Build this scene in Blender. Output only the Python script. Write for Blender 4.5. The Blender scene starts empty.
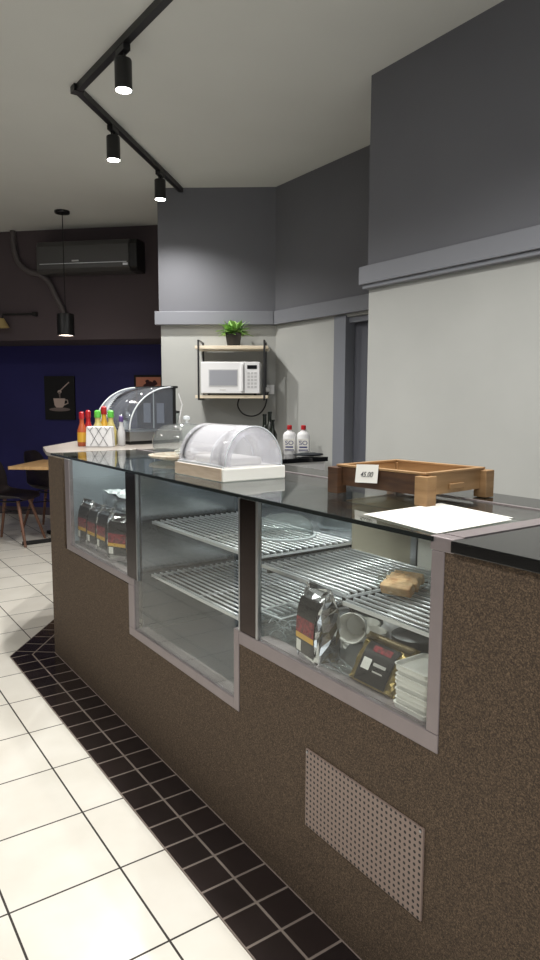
import bpy, bmesh, math, random
from mathutils import Vector, Matrix, Euler
random.seed(7)
PI = math.pi
sc = bpy.context.scene
COL = sc.collection

# ---------------------------------------------------------------- materials
def lin(c):
    return tuple(((v/255)/12.92 if v/255 <= .04045 else ((v/255+.055)/1.055)**2.4) for v in c)+(1.0,)

def mat(name, c, rough=.6, metal=0.0, var=0.0, vscale=6.0, bump=0.0, bscale=40.0, spec=.5, emit=None, estr=0.0,
        c2=None, detail=4.0, coat=0.0, aniso=None):
    m = bpy.data.materials.new(name); m.use_nodes = True
    nt = m.node_tree; N = nt.nodes; L = nt.links
    b = N['Principled BSDF']
    b.inputs['Base Color'].default_value = lin(c)
    b.inputs['Roughness'].default_value = rough
    b.inputs['Metallic'].default_value = metal
    b.inputs['Specular IOR Level'].default_value = spec
    b.inputs['Coat Weight'].default_value = coat
    tc = N.new('ShaderNodeTexCoord')
    if var > 0 or c2:
        n = N.new('ShaderNodeTexNoise'); n.inputs['Scale'].default_value = vscale; n.inputs['Detail'].default_value = detail
        mp = N.new('ShaderNodeMapping'); L.new(tc.outputs['Object'], mp.inputs[0])
        if aniso: mp.inputs['Scale'].default_value = aniso
        L.new(mp.outputs[0], n.inputs['Vector'])
        r = N.new('ShaderNodeValToRGB')
        r.color_ramp.elements[0].position = .32; r.color_ramp.elements[1].position = .68
        a = lin(c); 
        if c2: d = lin(c2)
        else:
            d = tuple(v*(1+var) for v in a[:3])+(1,); a = tuple(v*(1-var) for v in a[:3])+(1,)
        r.color_ramp.elements[0].color = a; r.color_ramp.elements[1].color = d
        L.new(n.outputs['Fac'], r.inputs[0]); L.new(r.outputs[0], b.inputs['Base Color'])
    if bump > 0:
        n2 = N.new('ShaderNodeTexNoise'); n2.inputs['Scale'].default_value = bscale; n2.inputs['Detail'].default_value = 3
        L.new(tc.outputs['Object'], n2.inputs['Vector'])
        bp = N.new('ShaderNodeBump'); bp.inputs['Strength'].default_value = bump; bp.inputs['Distance'].default_value = .01
        L.new(n2.outputs['Fac'], bp.inputs['Height']); L.new(bp.outputs[0], b.inputs['Normal'])
    if emit:
        b.inputs['Emission Color'].default_value = lin(emit); b.inputs['Emission Strength'].default_value = estr
    return m

def glass(name, tint=(255,255,255), ior=1.5, rough=0.0, haze=0.0, hazec=(230,232,240)):
    m = bpy.data.materials.new(name); m.use_nodes = True
    nt = m.node_tree; N = nt.nodes; L = nt.links
    N.remove(N['Principled BSDF']); out = N['Material Output']
    t = N.new('ShaderNodeBsdfTransparent'); t.inputs[0].default_value = lin(tint)
    g = N.new('ShaderNodeBsdfGlossy'); g.inputs['Roughness'].default_value = rough
    f = N.new('ShaderNodeFresnel')
    geo = N.new('ShaderNodeNewGeometry'); im = N.new('ShaderNodeMapRange')      # same reflectance entering and leaving a thin pane
    im.inputs['To Min'].default_value = ior; im.inputs['To Max'].default_value = 1/ior
    L.new(geo.outputs['Backfacing'], im.inputs['Value']); L.new(im.outputs[0], f.inputs[0])
    mx = N.new('ShaderNodeMixShader'); L.new(f.outputs[0], mx.inputs[0])
    src = t.outputs[0]
    if haze > 0:
        d = N.new('ShaderNodeBsdfDiffuse'); d.inputs[0].default_value = lin(hazec)
        m2 = N.new('ShaderNodeMixShader'); m2.inputs[0].default_value = haze
        L.new(t.outputs[0], m2.inputs[1]); L.new(d.outputs[0], m2.inputs[2]); src = m2.outputs[0]
    L.new(src, mx.inputs[1]); L.new(g.outputs[0], mx.inputs[2]); L.new(mx.outputs[0], out.inputs[0])
    return m

def tiles(name, bw, bh, offx, offy, tile, tile2, grout, mortar, rough, bump=.3, rot=0.0):
    m = mat(name, tile, rough)
    nt = m.node_tree; N = nt.nodes; L = nt.links; b = N['Principled BSDF']
    tc = N.new('ShaderNodeTexCoord'); mp = N.new('ShaderNodeMapping'); mp.vector_type = 'POINT'
    mp.inputs['Location'].default_value = (-offx, -offy, 0)
    L.new(tc.outputs['Object'], mp.inputs[0])
    br = N.new('ShaderNodeTexBrick'); br.offset = 0; br.squash = 1
    br.inputs['Scale'].default_value = 1; br.inputs['Mortar Size'].default_value = mortar
    br.inputs['Mortar Smooth'].default_value = .1; br.inputs['Bias'].default_value = 0
    br.inputs['Brick Width'].default_value = bw; br.inputs['Row Height'].default_value = bh
    br.inputs['Color1'].default_value = lin(tile); br.inputs['Color2'].default_value = lin(tile2); br.inputs['Mortar'].default_value = lin(grout)
    L.new(mp.outputs[0], br.inputs['Vector'])
    n = N.new('ShaderNodeTexNoise'); n.inputs['Scale'].default_value = 5; n.inputs['Detail'].default_value = 5
    L.new(tc.outputs['Object'], n.inputs['Vector'])
    r = N.new('ShaderNodeValToRGB'); r.color_ramp.elements[0].position = .3; r.color_ramp.elements[1].position = .7
    r.color_ramp.elements[0].color = (.9,.89,.87,1); r.color_ramp.elements[1].color = (1,1,1,1)
    L.new(n.outputs['Fac'], r.inputs[0])
    mu = N.new('ShaderNodeMixRGB'); mu.blend_type = 'MULTIPLY'; mu.inputs[0].default_value = 1
    L.new(br.outputs['Color'], mu.inputs[1]); L.new(r.outputs[0], mu.inputs[2]); L.new(mu.outputs[0], b.inputs['Base Color'])
    mr = N.new('ShaderNodeMapRange'); mr.inputs['To Min'].default_value = rough; mr.inputs['To Max'].default_value = .8
    L.new(br.outputs['Fac'], mr.inputs['Value']); L.new(mr.outputs[0], b.inputs['Roughness'])
    iv = N.new('ShaderNodeMath'); iv.operation = 'SUBTRACT'; iv.inputs[0].default_value = 1; L.new(br.outputs['Fac'], iv.inputs[1])
    bp = N.new('ShaderNodeBump'); bp.inputs['Strength'].default_value = bump; bp.inputs['Distance'].default_value = .003
    L.new(iv.outputs[0], bp.inputs['Height']); L.new(bp.outputs[0], b.inputs['Normal'])
    return m

M = {}
M['ceiling'] = mat('ceiling_paint', (204,205,201), .75, var=.03, vscale=1.2)
M['wall_low'] = mat('wall_paint_pale', (166,167,163), .8, var=.035, vscale=3.0, bump=.05, bscale=12)
M['wall_up'] = mat('wall_paint_grey', (103,104,109), .7, var=.03, vscale=2.0)
M['trim'] = mat('trim_paint_grey', (122,124,130), .5)
M['wall_dark'] = mat('wall_paint_dark', (74,64,67), .8, var=.05, vscale=2)
M['blue'] = mat('wall_paint_blue', (34,32,92), .7, var=.08, vscale=2)
M['plain'] = mat('wall_paint_plain', (150,148,145), .8)
M['door'] = mat('door_paint', (84,86,94), .55)
M['doorframe'] = mat('door_frame_paint', (118,121,128), .5)
M['floor'] = tiles('floor_tile_white', .313, .324, .678-.313*20, 1.745-.324*20, (226,222,212), (220,216,206), (52,47,43), .0032, .28)
M['border'] = tiles('floor_tile_brown', .1085, .115, .8205-.1085*10, 1.747-.115*40, (44,36,35), (36,30,30), (128,116,108), .0038, .16)
M['black'] = mat('black_metal', (16,16,17), .4)
M['blackmatte'] = mat('black_matte', (14,14,14), .75)
M['blackgloss'] = mat('black_gloss', (10,11,12), .08)
M['alu'] = mat('aluminium_frame', (152,143,144), .42, metal=.55, var=.04, vscale=20)
M['steel'] = mat('stainless_steel', (168,170,172), .28, metal=1.0, var=.03, vscale=9, bump=.02, bscale=5)
M['steellit'] = mat('stainless_steel_lit', (205,212,218), .42, metal=.75, var=.05, vscale=6, bump=.05, bscale=6)  # paler steel copy: light on the far unit's walls put into the colour
M['steelwavy'] = mat('stainless_steel_side', (176,180,184), .2, metal=1.0, var=.03, vscale=9, bump=.16, bscale=7)
M['steeldark'] = mat('polished_post', (58,49,47), .09, metal=1.0)  # polished steel, its dark reflections put into the base colour
M['wire'] = mat('chrome_wire', (222,224,227), .35, metal=.8)
M['glass'] = glass('clear_glass', (252,254,253), 1.4)
M['glassedge'] = mat('glass_edge', (18,26,26), .2)
M['glasstop'] = glass('top_glass', (246,250,249), 1.6)
M['acrylic'] = glass('acrylic_clear', (240,244,246), 1.45, 0.02, .06)
M['acrylicfrost'] = glass('acrylic_frosted', (252,252,254), 1.35, .2, .25, (250,250,253))
M['plastic_clear'] = glass('clear_plastic', (236,240,240), 1.45, .05, .10, (220,225,225))
M['acedge'] = mat('acrylic_edge', (205,210,214), .25)
M['white'] = mat('white_plastic', (226,226,226), .35)
M['paper'] = mat('white_paper', (226,224,217), .7, var=.02, vscale=8)
M['print'] = mat('grey_print', (188,186,180), .7)
M['ink'] = mat('dark_ink', (30,30,36), .6)
M['wood'] = mat('pine_wood', (170,136,96), .5, c2=(138,106,70), vscale=5, aniso=(1,1,9))
M['woodshaded'] = mat('pine_wood_shaded', (86,58,36), .5, c2=(62,40,26), vscale=5, aniso=(2,2,14))  # darker copy of the pine: the crate's shaded side put into colour
M['woodlight'] = mat('pale_wood', (232,220,198), .5, c2=(218,202,174), vscale=4, aniso=(1,8,8))
M['tablewood'] = mat('table_wood', (206,168,118), .45, c2=(186,146,98), vscale=4, aniso=(1,8,1))
M['legwood'] = mat('leg_wood', (128,92,74), .5, c2=(104,72,56), vscale=6)
M['shell'] = mat('chair_shell', (36,30,32), .38)
M['foil'] = mat('silver_foil', (205,206,208), .18, metal=1.0)
M['foilwhite'] = mat('crumpled_foil_bright', (226,230,232), .4, metal=.5)
M['goldfoil'] = mat('gold_foil', (140,122,74), .32, metal=.7)
M['bagblack'] = mat('bag_black_print', (20,17,17), .3)
M['red'] = mat('red_print', (158,34,48), .4, c2=(60,12,18), vscale=70)
M['yellow'] = mat('yellow_print', (206,160,52), .4)
M['redcap'] = mat('red_cap', (176,30,36), .35)
M['greencap'] = mat('green_cap', (96,190,70), .35)
M['orange'] = mat('orange_sauce', (176,84,48), .3)
M['yellowsauce'] = mat('yellow_sauce', (190,176,110), .3)
M['purple'] = mat('purple_cap', (92,70,130), .4)
M['leaf'] = mat('leaf_green', (96,148,62), .5, c2=(156,192,106), vscale=25)
M['pot'] = mat('dark_pot', (52,46,40), .6, c2=(36,34,32), vscale=20)
M['soil'] = mat('soil', (40,30,22), .9)
M['screen'] = mat('dark_screen', (14,16,20), .15)
M['window_mw'] = mat('microwave_window', (150,152,158), .3)
M['grey'] = mat('light_grey_plastic', (190,190,190), .4)
M['peach'] = mat('peach_print', (196,128,102), .7)
M['maroon'] = mat('maroon_print', (58,20,24), .7)
M['cupwhite'] = mat('poster_cup', (196,176,166), .7)
M['cupshade'] = mat('poster_saucer', (120,106,102), .7)
M['beige'] = mat('beige_panel', (176,168,150), .6)
M['bluelabel'] = mat('blue_label', (40,48,110), .5)
M['bread'] = mat('baked_pastry', (182,132,88), .7, c2=(222,188,146), vscale=30)
M['bin'] = mat('white_liner', (224,224,226), .5)
M['darkglass'] = mat('dark_bottle', (16,22,16), .12)
M['acbody'] = mat('ac_body_grey', (70,69,68), .3)
M['tan'] = mat('tan_shade', (178,156,104), .7)
M['lamp_on'] = mat('lamp_glow', (255,255,255), .5, emit=(255,252,244), estr=30)
M['lamp_dim'] = mat('lamp_glow_warm', (255,240,225), .5, emit=(255,226,205), estr=3.0)
M['dampcloth'] = mat('dark_cloth', (40,44,48), .9)

# brown aggregate panel: fine speckle
def aggregate():
    m = mat('aggregate_panel', (92,76,60), .85)
    nt = m.node_tree; N = nt.nodes; L = nt.links; b = N['Principled BSDF']
    tc = N.new('ShaderNodeTexCoord')
    v = N.new('ShaderNodeTexVoronoi'); v.inputs['Scale'].default_value = 420; L.new(tc.outputs['Object'], v.inputs['Vector'])
    n = N.new('ShaderNodeTexNoise'); n.inputs['Scale'].default_value = 200; n.inputs['Detail'].default_value = 4; L.new(tc.outputs['Object'], n.inputs['Vector'])
    sep = N.new('ShaderNodeSeparateColor'); L.new(v.outputs['Color'], sep.inputs[0])
    ad = N.new('ShaderNodeMath'); ad.operation = 'ADD'; L.new(sep.outputs[0], ad.inputs[0]); L.new(n.outputs['Fac'], ad.inputs[1])
    hf = N.new('ShaderNodeMath'); hf.operation = 'MULTIPLY'; hf.inputs[1].default_value = .5; L.new(ad.outputs[0], hf.inputs[0])
    r = N.new('ShaderNodeValToRGB'); e = r.color_ramp.elements
    e[0].position = .1; e[0].color = lin((50,38,28)); e[1].position = .9; e[1].color = lin((126,106,84))
    k = e.new(.5); k.color = lin((80,66,52))
    L.new(hf.outputs[0], r.inputs[0]); L.new(r.outputs[0], b.inputs['Base Color'])
    bp = N.new('ShaderNodeBump'); bp.inputs['Strength'].default_value = .5; bp.inputs['Distance'].default_value = .003
    L.new(hf.outputs[0], bp.inputs['Height']); L.new(bp.outputs[0], b.inputs['Normal'])
    return m
M['aggregate'] = aggregate()

# perforated plate: regular round holes
def perforated(py=.0146, r=.0037):
    m = mat('perforated_plate', (146,128,118), .5)
    nt = m.node_tree; N = nt.nodes; L = nt.links; b = N['Principled BSDF']
    tc = N.new('ShaderNodeTexCoord'); s = N.new('ShaderNodeSeparateXYZ'); L.new(tc.outputs['Object'], s.inputs[0])
    def cell(o):
        a = N.new('ShaderNodeMath'); a.operation = 'DIVIDE'; a.inputs[1].default_value = py; L.new(o, a.inputs[0])
        f = N.new('ShaderNodeMath'); f.operation = 'FRACT'; L.new(a.outputs[0], f.inputs[0])
        q = N.new('ShaderNodeMath'); q.operation = 'SUBTRACT'; q.inputs[1].default_value = .5; L.new(f.outputs[0], q.inputs[0])
        w = N.new('ShaderNodeMath'); w.operation = 'POWER'; w.inputs[1].default_value = 2; L.new(q.outputs[0], w.inputs[0])
        return w.outputs[0]
    ad = N.new('ShaderNodeMath'); ad.operation = 'ADD'; L.new(cell(s.outputs[1]), ad.inputs[0]); L.new(cell(s.outputs[2]), ad.inputs[1])
    lt = N.new('ShaderNodeMath'); lt.operation = 'LESS_THAN'; lt.inputs[1].default_value = (r/py)**2; L.new(ad.outputs[0], lt.inputs[0])
    mx = N.new('ShaderNodeMixRGB'); mx.inputs[1].default_value = lin((146,128,118)); mx.inputs[2].default_value = lin((24,20,18))
    L.new(lt.outputs[0], mx.inputs[0]); L.new(mx.outputs[0], b.inputs['Base Color'])
    return m
M['perforated'] = perforated()

# ---------------------------------------------------------------- mesh helpers
class MB:
    def __init__(s): s.bm = bmesh.new()
    def box(s, x0, y0, z0, x1, y1, z1, mx=None):
        vs = [s.bm.verts.new(Vector(p)) for p in ((x0,y0,z0),(x1,y0,z0),(x1,y1,z0),(x0,y1,z0),(x0,y0,z1),(x1,y0,z1),(x1,y1,z1),(x0,y1,z1))]
        if mx is not None:
            for v in vs: v.co = mx @ v.co
        for f in ((3,2,1,0),(4,5,6,7),(0,1,5,4),(1,2,6,5),(2,3,7,6),(3,0,4,7)): s.bm.faces.new([vs[i] for i in f])
        return s
    def prism(s, poly, z0, z1, axis='z', mx=None):
        def P(a, b, c):
            v = {'z':(a,b,c), 'x':(c,a,b), 'y':(a,c,b)}[axis]
            v = Vector(v); return mx @ v if mx is not None else v
        a = [s.bm.verts.new(P(p[0],p[1],z0)) for p in poly]; b = [s.bm.verts.new(P(p[0],p[1],z1)) for p in poly]
        n = len(poly)
        s.bm.faces.new(a[::-1]); s.bm.faces.new(b)
        for i in range(n): s.bm.faces.new((a[i],a[(i+1)%n],b[(i+1)%n],b[i]))
        return s
    def ring(s, c, u, v, r, n):
        return [s.bm.verts.new(c+u*(r*math.cos(2*PI*i/n))+v*(r*math.sin(2*PI*i/n))) for i in range(n)]
    def tube(s, pts, r, n=8, r1=None):
        pts = [Vector(p) for p in pts]; rs = []
        ref = Vector((0,0,1))
        d0 = (pts[1]-pts[0]).normalized()
        if abs(d0.z) > .9: ref = Vector((1,0,0))
        u = d0.cross(ref).normalized()
        for i, p in enumerate(pts):
            d = (pts[min(i+1,len(pts)-1)]-pts[max(i-1,0)]).normalized()
            u = (u-d*u.dot(d)).normalized(); v = d.cross(u)
            rr = r if r1 is None else r+(r1-r)*i/(len(pts)-1)
            rs.append(s.ring(p,u,v,rr,n))
        for a, b in zip(rs, rs[1:]):
            for i in range(n): s.bm.faces.new((a[i],a[(i+1)%n],b[(i+1)%n],b[i]))
        s.bm.faces.new(rs[0][::-1]); s.bm.faces.new(rs[-1]); return s
    def lathe(s, prof, c=(0,0,0), n=24, close=True):
        c = Vector(c); rs = []
        for r, z in prof: rs.append([s.bm.verts.new(c+Vector((max(r,1e-4)*math.cos(2*PI*i/n), max(r,1e-4)*math.sin(2*PI*i/n), z))) for i in range(n)])
        for a, b in zip(rs, rs[1:]):
            for i in range(n): s.bm.faces.new((a[i],a[(i+1)%n],b[(i+1)%n],b[i]))
        if close:
            s.bm.faces.new(rs[0][::-1]); s.bm.faces.new(rs[-1])
        return s
    def quad(s, *ps):
        s.bm.faces.new([s.bm.verts.new(Vector(p)) for p in ps]); return s
    def grid(s, rows):
        vs = [[s.bm.verts.new(Vector(p)) for p in r] for r in rows]
        for a, b in zip(vs, vs[1:]):
            for i in range(len(a)-1): s.bm.faces.new((a[i],a[i+1],b[i+1],b[i]))
        return s
    def rot(s, mx):
        for v in s.bm.verts: v.co = mx @ v.co
        return s

def build(name, mb, m, parent=None, smooth=False, bevel=0, solid=0, local=True, seg=2):
    bm = mb.bm
    if parent is not None and not local:
        mi = (Matrix.Translation(parent.location) @ Matrix.Rotation(parent.rotation_euler.z, 4, 'Z')).inverted()
        for v in bm.verts: v.co = mi @ v.co
    bmesh.ops.recalc_face_normals(bm, faces=bm.faces[:])
    me = bpy.data.meshes.new(name); bm.to_mesh(me); bm.free()
    me.materials.append(m if not isinstance(m, str) else M[m])
    if smooth:
        for p in me.polygons: p.use_smooth = True
        if smooth == 'auto': me.set_sharp_from_angle(angle=math.radians(40))
    o = bpy.data.objects.new(name, me); COL.objects.link(o)
    if parent is not None: o.parent = parent
    if solid:
        md = o.modifiers.new('thickness', 'SOLIDIFY'); md.thickness = solid; md.offset = 0
    if bevel:
        md = o.modifiers.new('edge', 'BEVEL'); md.width = bevel; md.segments = seg; md.limit_method = 'ANGLE'
    return o

def tag(o, label, cat, group=None):
    o['label'] = label; o['category'] = cat
    if group: o['group'] = group
    return o
def thing(name, label, cat, loc=(0,0,0), rz=0, group=None):
    o = bpy.data.objects.new(name, None); COL.objects.link(o); o.empty_display_size = .1
    o.location = loc; o.rotation_euler = (0,0,rz)
    return tag(o, label, cat, group)
def struct(name, mb, m, **k):
    o = build(name, mb, m, **k); o['kind'] = 'structure'; return o
def copy_tree(o, label, loc, rz=None, group=None):
    r = o.copy(); COL.objects.link(r); r.location = loc; r['label'] = label
    if rz is not None: r.rotation_euler.z = rz
    if group: r['group'] = group
    for ch in o.children:
        c = ch.copy(); COL.objects.link(c); c.parent = r
        for g in ch.children:
            d = g.copy(); COL.objects.link(d); d.parent = c
    return r
def text_part(name, body, size, m, parent, mx):
    cu = bpy.data.curves.new(name, 'FONT'); cu.body = body; cu.size = size; cu.align_x = 'CENTER'; cu.align_y = 'CENTER'; cu.extrude = .0004; cu.shear = .25 if '.' in body else 0
    t = bpy.data.objects.new(name, cu); COL.objects.link(t)
    bpy.context.view_layer.update()
    me = bpy.data.meshes.new_from_object(t.evaluated_get(bpy.context.evaluated_depsgraph_get()))
    bpy.data.objects.remove(t); bpy.data.curves.remove(cu)
    me.transform(mx); me.materials.clear(); me.materials.append(M[m])
    o = bpy.data.objects.new(name, me); COL.objects.link(o); o.parent = parent
    return o

# ---------------------------------------------------------------- camera
cam = bpy.data.cameras.new('camera'); co = bpy.data.objects.new('camera', cam); COL.objects.link(co)
right = Vector((0.82271504,-0.56844485,0.0032273)); up = Vector((0.06421239,0.09857313,0.99305594)); fw = Vector((0.56481566,0.81679483,-0.1175988))
mw = Matrix((right, up, -fw)).transposed().to_4x4(); mw.translation = Vector((0,0,1.36)); co.matrix_world = mw
cam.sensor_fit = 'VERTICAL'; cam.sensor_height = 36; cam.lens = 672.44*36/960; cam.clip_start = .05
sc.camera = co

# ---------------------------------------------------------------- room
H = 3.08                                   # ceiling height
T0, T1 = 1.972, 2.09                       # trim bottom / top
nA = Vector((-.6,-.8,0)); tA = Vector((.8,-.6,0))      # shelf wall: inward normal, direction
A0 = Vector((2.497,5.247,0)); B0 = Vector((3.2745,4.664,0))
struct('floor', MB().box(-3.2,-3.0,-.06,4.4,11.5,0), 'floor')
struct('ceiling', MB().box(-3.2,-3.0,H,4.4,11.5,H+.1), 'ceiling')
BX = 2.606
# big wall on the right: pale below, grey bulkhead above (one slab each)
struct('wall_right', MB().box(BX+.012,-3.0,0,BX+.2,2.83,T0+.03), 'wall_low')
struct('wall_right_upper', MB().box(BX,-3.0,T1-.03,BX+.2,2.83,H), 'wall_up')
struct('trim_1', MB().box(BX-.035,-3.0,T0+.022,BX+.03,2.865,T1).box(BX-.02,-3.0,T0,BX+.03,2.85,T0+.022), 'trim', bevel=.003)
struct('wall_return', MB().box(BX+.2,2.70,0,4.4,2.83,H), 'plain')
# door wall
MX = 3.284
struct('wall_door', MB().box(MX,3.90,0,MX+.12,5.2,T0+.03).box(MX,2.83,T0-.01,MX+.12,3.90,T0+.03), 'wall_low')
struct('wall_door_upper', MB().box(MX-.01,2.83,T1-.03,MX+.12,5.2,H), 'wall_up')
struct('trim_2', MB().box(MX-.04,2.84,T0+.01,MX+.03,4.72,T1), 'trim', bevel=.003)
d1 = struct('door_1', MB().box(MX+.07,2.86,0,MX+.11,3.77,T0-.04), 'door')
hb = MB().tube([(MX+.035,3.44,.72),(MX+.035,3.44,1.03)],.012,10).tube([(MX+.035,3.44,.75),(MX+.072,3.44,.75)],.008,6).tube([(MX+.035,3.44,1.0),(MX+.072,3.44,1.0)],.008,6)
build('door_handle', hb, 'white', d1)
build('door_frame', MB().box(MX-.012,3.775,0,MX+.119,3.905,T0).box(MX+.02,2.84,T0-.05,MX+.119,3.775,T0-.012), 'doorframe', d1)
# shelf wall (diagonal)
def diag(P, t, n, s0, s1, d0, d1, z0, z1, mb=None):
    mb = mb or MB()
    q = [P+t*s0+n*d0, P+t*s1+n*d0, P+t*s1+n*d1, P+t*s0+n*d1]
    return mb.prism([(v.x,v.y) for v in q], z0, z1)
LW = (B0-A0).length
struct('wall_shelf', diag(A0,tA,nA,.012,LW+.12,-.12,-.012,0,T0+.03), 'wall_low')
struct('wall_shelf_upper', diag(A0,tA,nA,0,LW+.12,-.12,0,T1-.03,H), 'wall_up')
struct('trim_3', diag(A0,tA,nA,-.03,LW-.015,-.03,.04,T0+.01,T1), 'trim', bevel=.003)
rt = Vector((.476,.879,0)); rn = Vector((.879,-.476,0))
struct('wall_passage', diag(A0+rn*.02,rt,rn,0.02,2.05,0,.1,0,H), 'plain')
# far wall: dark bulkhead with the air conditioner, blue wall set back under it
tF = Vector((.7083,-.7059,0)); nF = Vector((-.7059,-.7083,0))
F0 = Vector((1.795,7.52,0)); G0 = F0-nF*.7
struct('wall_far_upper', diag(F0,tF,nF,-4.4,1.90,-.72,0,1.977,H), 'wall_dark')
struct('wall_far', diag(G0,tF,nF,-4.6,1.75,-.12,0,0,1.99), 'blue')
struct('baseboard_far', diag(G0,tF,nF,-4.6,1.55,0,.015,0,.09), 'wall_dark')
struct('wall_left', MB().box(-3.3,-3.0,0,-3.2,11.5,H), 'wall_dark')
# brown tile border at the foot of the counter
e = Vector((.62,.785)); eo = Vector((-.785,.62))
c0 = Vector((1.038,3.54)); w_ = .217
o0 = Vector((.8205,3.617)); o1 = c0+eo*w_+e*1.2; c1 = c0+e*1.2
struct('trim_4', MB().prism([(.8205,-2.9),(1.045,-2.9),(c0.x+.004,c0.y),(o0.x,o0.y)],-.01,.0035), 'border')
mb = MB(); ang = math.atan2(e.y,e.x)-PI/2
rotm = Matrix.Rotation(-ang,4,'Z')
def loc2(p): v = rotm @ Vector((p.x-c0.x,p.y-c0.y,0)); return (v.x+1.0375,v.y+1.747)
ob = struct('trim_5', mb.prism([loc2(p) for p in (c0,c1,o1,o0)],-.01,.0035), 'border')
ob.matrix_world = Matrix.Translation((c0.x,c0.y,0)) @ Matrix.Rotation(ang,4,'Z') @ Matrix.Translation((-1.0375,-1.747,0))

# ---------------------------------------------------------------- counter
X0 = 1.038; ZT = 1.088; XB = 1.505; XR = 1.683
ct = thing('display_counter', 'long brown speckled shop counter with three stepped glass display windows and black end top', 'counter', (1.3,1.6,0))
C = lambda n, mb, m, **k: build(n, mb, m, ct, local=False, **k)
face = [(3.54,.0),(-1.4,0),(-1.4,1.066),(.885,1.066),(.885,.638),(1.66,.638),(1.66,.415),(2.49,.415),(2.49,.62),(3.31,.62),(3.31,1.07),(3.54,1.07)]
C('front_panel', MB().prism(face,X0,X0+.02,'x'), 'aggregate')
ep = [(X0,3.54),(X0+.02,3.535),(1.415,4.0),(1.4,4.02)]
C('end_panel', MB().prism(ep,0,1.07), 'aggregate')
C('back_panel', MB().box(XR-.03,-1.4,0,XR-.01,3.9,1.07), 'plain')
C('end_top', MB().prism([(X0-.006,3.475),(X0-.006,3.55),(1.125,3.93),(1.50,4.42),(2.06,4.42),(2.06,3.40),(XR,3.40),(XR,3.475)],ZT-.018,ZT+.002), mat('laminate_grey',(150,142,134),.3,var=.05,vscale=10), bevel=.002)
C('near_top', MB().prism([(X0-.012,-1.4),(XR,-1.4),(XR,.862),(X0-.012,.862)],ZT-.024,ZT), 'blackgloss', bevel=.002)
C('top_strip', MB().box(X0+.03,.864,ZT-.02,XB,.912,ZT+.002), 'alu')
C('rear_strip', MB().box(XB-.006,.912,ZT-.03,XB+.006,3.47,ZT+.003), 'alu')
C('rear_ledge', MB().box(XB+.007,.866,ZT-.03,XR,3.47,ZT-.001), 'blackgloss')
# aluminium frame bars
gx0, gx1 = X0+.002, X0+.008
fx0, fx1 = X0-.003, X0+.018
def bar(n, y0, z0, y1, z1, m='alu'):
    return C(n, MB().box(fx0,y0,z0,fx1,y1,z1), m, bevel=.002)
bar('frame_bar', 3.205,.655,3.268,1.074)
bar('frame_bar', 2.445,.625,3.268,.655)
bar('frame_bar', 2.445,.450,2.50,.625)
bar('frame_bar', 1.69,.415,2.50,.450)
bar('frame_bar', 1.661,.415,1.69,.673)
bar('frame_bar', .885,.632,1.66,.673)
bar('frame_bar', .885,.673,.918,1.0595)
C('frame_cap', MB().box(fx0,.862,1.06,X0+.03,.922,ZT+.001), 'alu', bevel=.002)
bar('mullion', 2.412,.6555,2.51,1.076,'steeldark')
bar('mullion', 1.567,.6735,1.652,1.076,'steeldark')
C('mullion_edge', MB().box(fx0-.0005,2.404,.6555,gx1,2.412,1.076), 'steel')
C('mullion_edge', MB().box(fx0-.0005,1.652,.674,gx1,1.66,1.076), 'steel')
C('mullion_edge', MB().box(fx0-.0005,1.556,.674,gx1,1.567,1.076), 'steel')
C('front_pane', MB().box(gx0,2.511,.656,gx1,3.204,1.075), 'glass')
C('front_pane', MB().prism([(1.693,.451),(2.444,.451),(2.444,.6545),(2.403,.6545),(2.403,1.075),(1.693,1.075)],gx0,gx1,'x'), 'glass')
C('front_pane', MB().box(gx0,.919,.674,gx1,1.555,1.075), 'glass')
C('top_pane', MB().box(X0-.002,2.40,ZT-.01,XB-.008,3.474,ZT), 'glasstop')
C('top_pane', MB().box(X0-.002,1.617,ZT-.01,XB-.008,2.397,ZT), 'glasstop')
C('top_pane', MB().box(X0-.002,.913,ZT-.01,XB-.008,1.614,ZT), 'glasstop')
C('glass_edge', MB().box(X0-.006,.913,ZT-.0105,X0-.0025,3.474,ZT-.0005), 'glassedge')
# steel interior
ix = X0+.03
C('cabinet_liner', MB().box(ix,2.452,.645,XB-.01,3.30,.653), 'steel')
C('cabinet_back', MB().box(XB-.012,2.452,.653,XB-.006,3.30,1.07), 'steellit'); C('cabinet_divider', MB().box(ix,3.295,.653,XB-.012,3.301,1.07), 'steellit')
C('cabinet_divider', MB().box(ix,2.436,.44,XB-.012,2.450,1.07), 'steelwavy')
C('cabinet_liner', MB().box(ix,1.675,.432,XB-.01,2.435,.44), 'steel')
C('cabinet_back', MB().box(XB-.012,1.675,.44,XB-.006,2.435,1.055), 'steelwavy')
C('cabinet_divider', MB().box(ix,1.664,.44,XB-.012,1.672,.66), 'steel')
C('cabinet_liner', MB().box(ix,.89,.652,XB-.01,1.663,.66).box(ix,.888,.66,XB-.012,.894,1.07), 'steel')
C('sliding_back', MB().box(XB-.012,1.405,.66,XB-.006,1.674,1.055), 'beige')
C('sliding_back', MB().box(XB-.02,.895,.66,XB-.014,1.37,1.055), 'paper')
C('shade_panel', MB().box(XB-.03,.895,.66,XB-.0225,1.663,.835), 'blackmatte')  # dark panel added to give the shade under the wire shelves
C('back_post', MB().box(XB-.022,1.375,.66,XB-.004,1.398,1.06), 'steel')
for (y0,y1,z) in ((2.46,3.20,.655),(1.693,2.44,.450),(.919,1.57,.673)): C('window_sill', MB().box(X0+.010,y0,z-.012,X0+.05,y1,z+.002), 'alu')
# vent grille
vg = C('vent_grille', MB().box(X0-.006,.913,.236,X0,1.323,.45), 'perforated', bevel=.001)
for yy in (.92,1.316): build('grille_screw', MB().tube([(X0-.008-1.3,yy-1.6,.443),(X0-.004-1.3,yy-1.6,.443)],.003,8), 'steel', vg)

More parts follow.
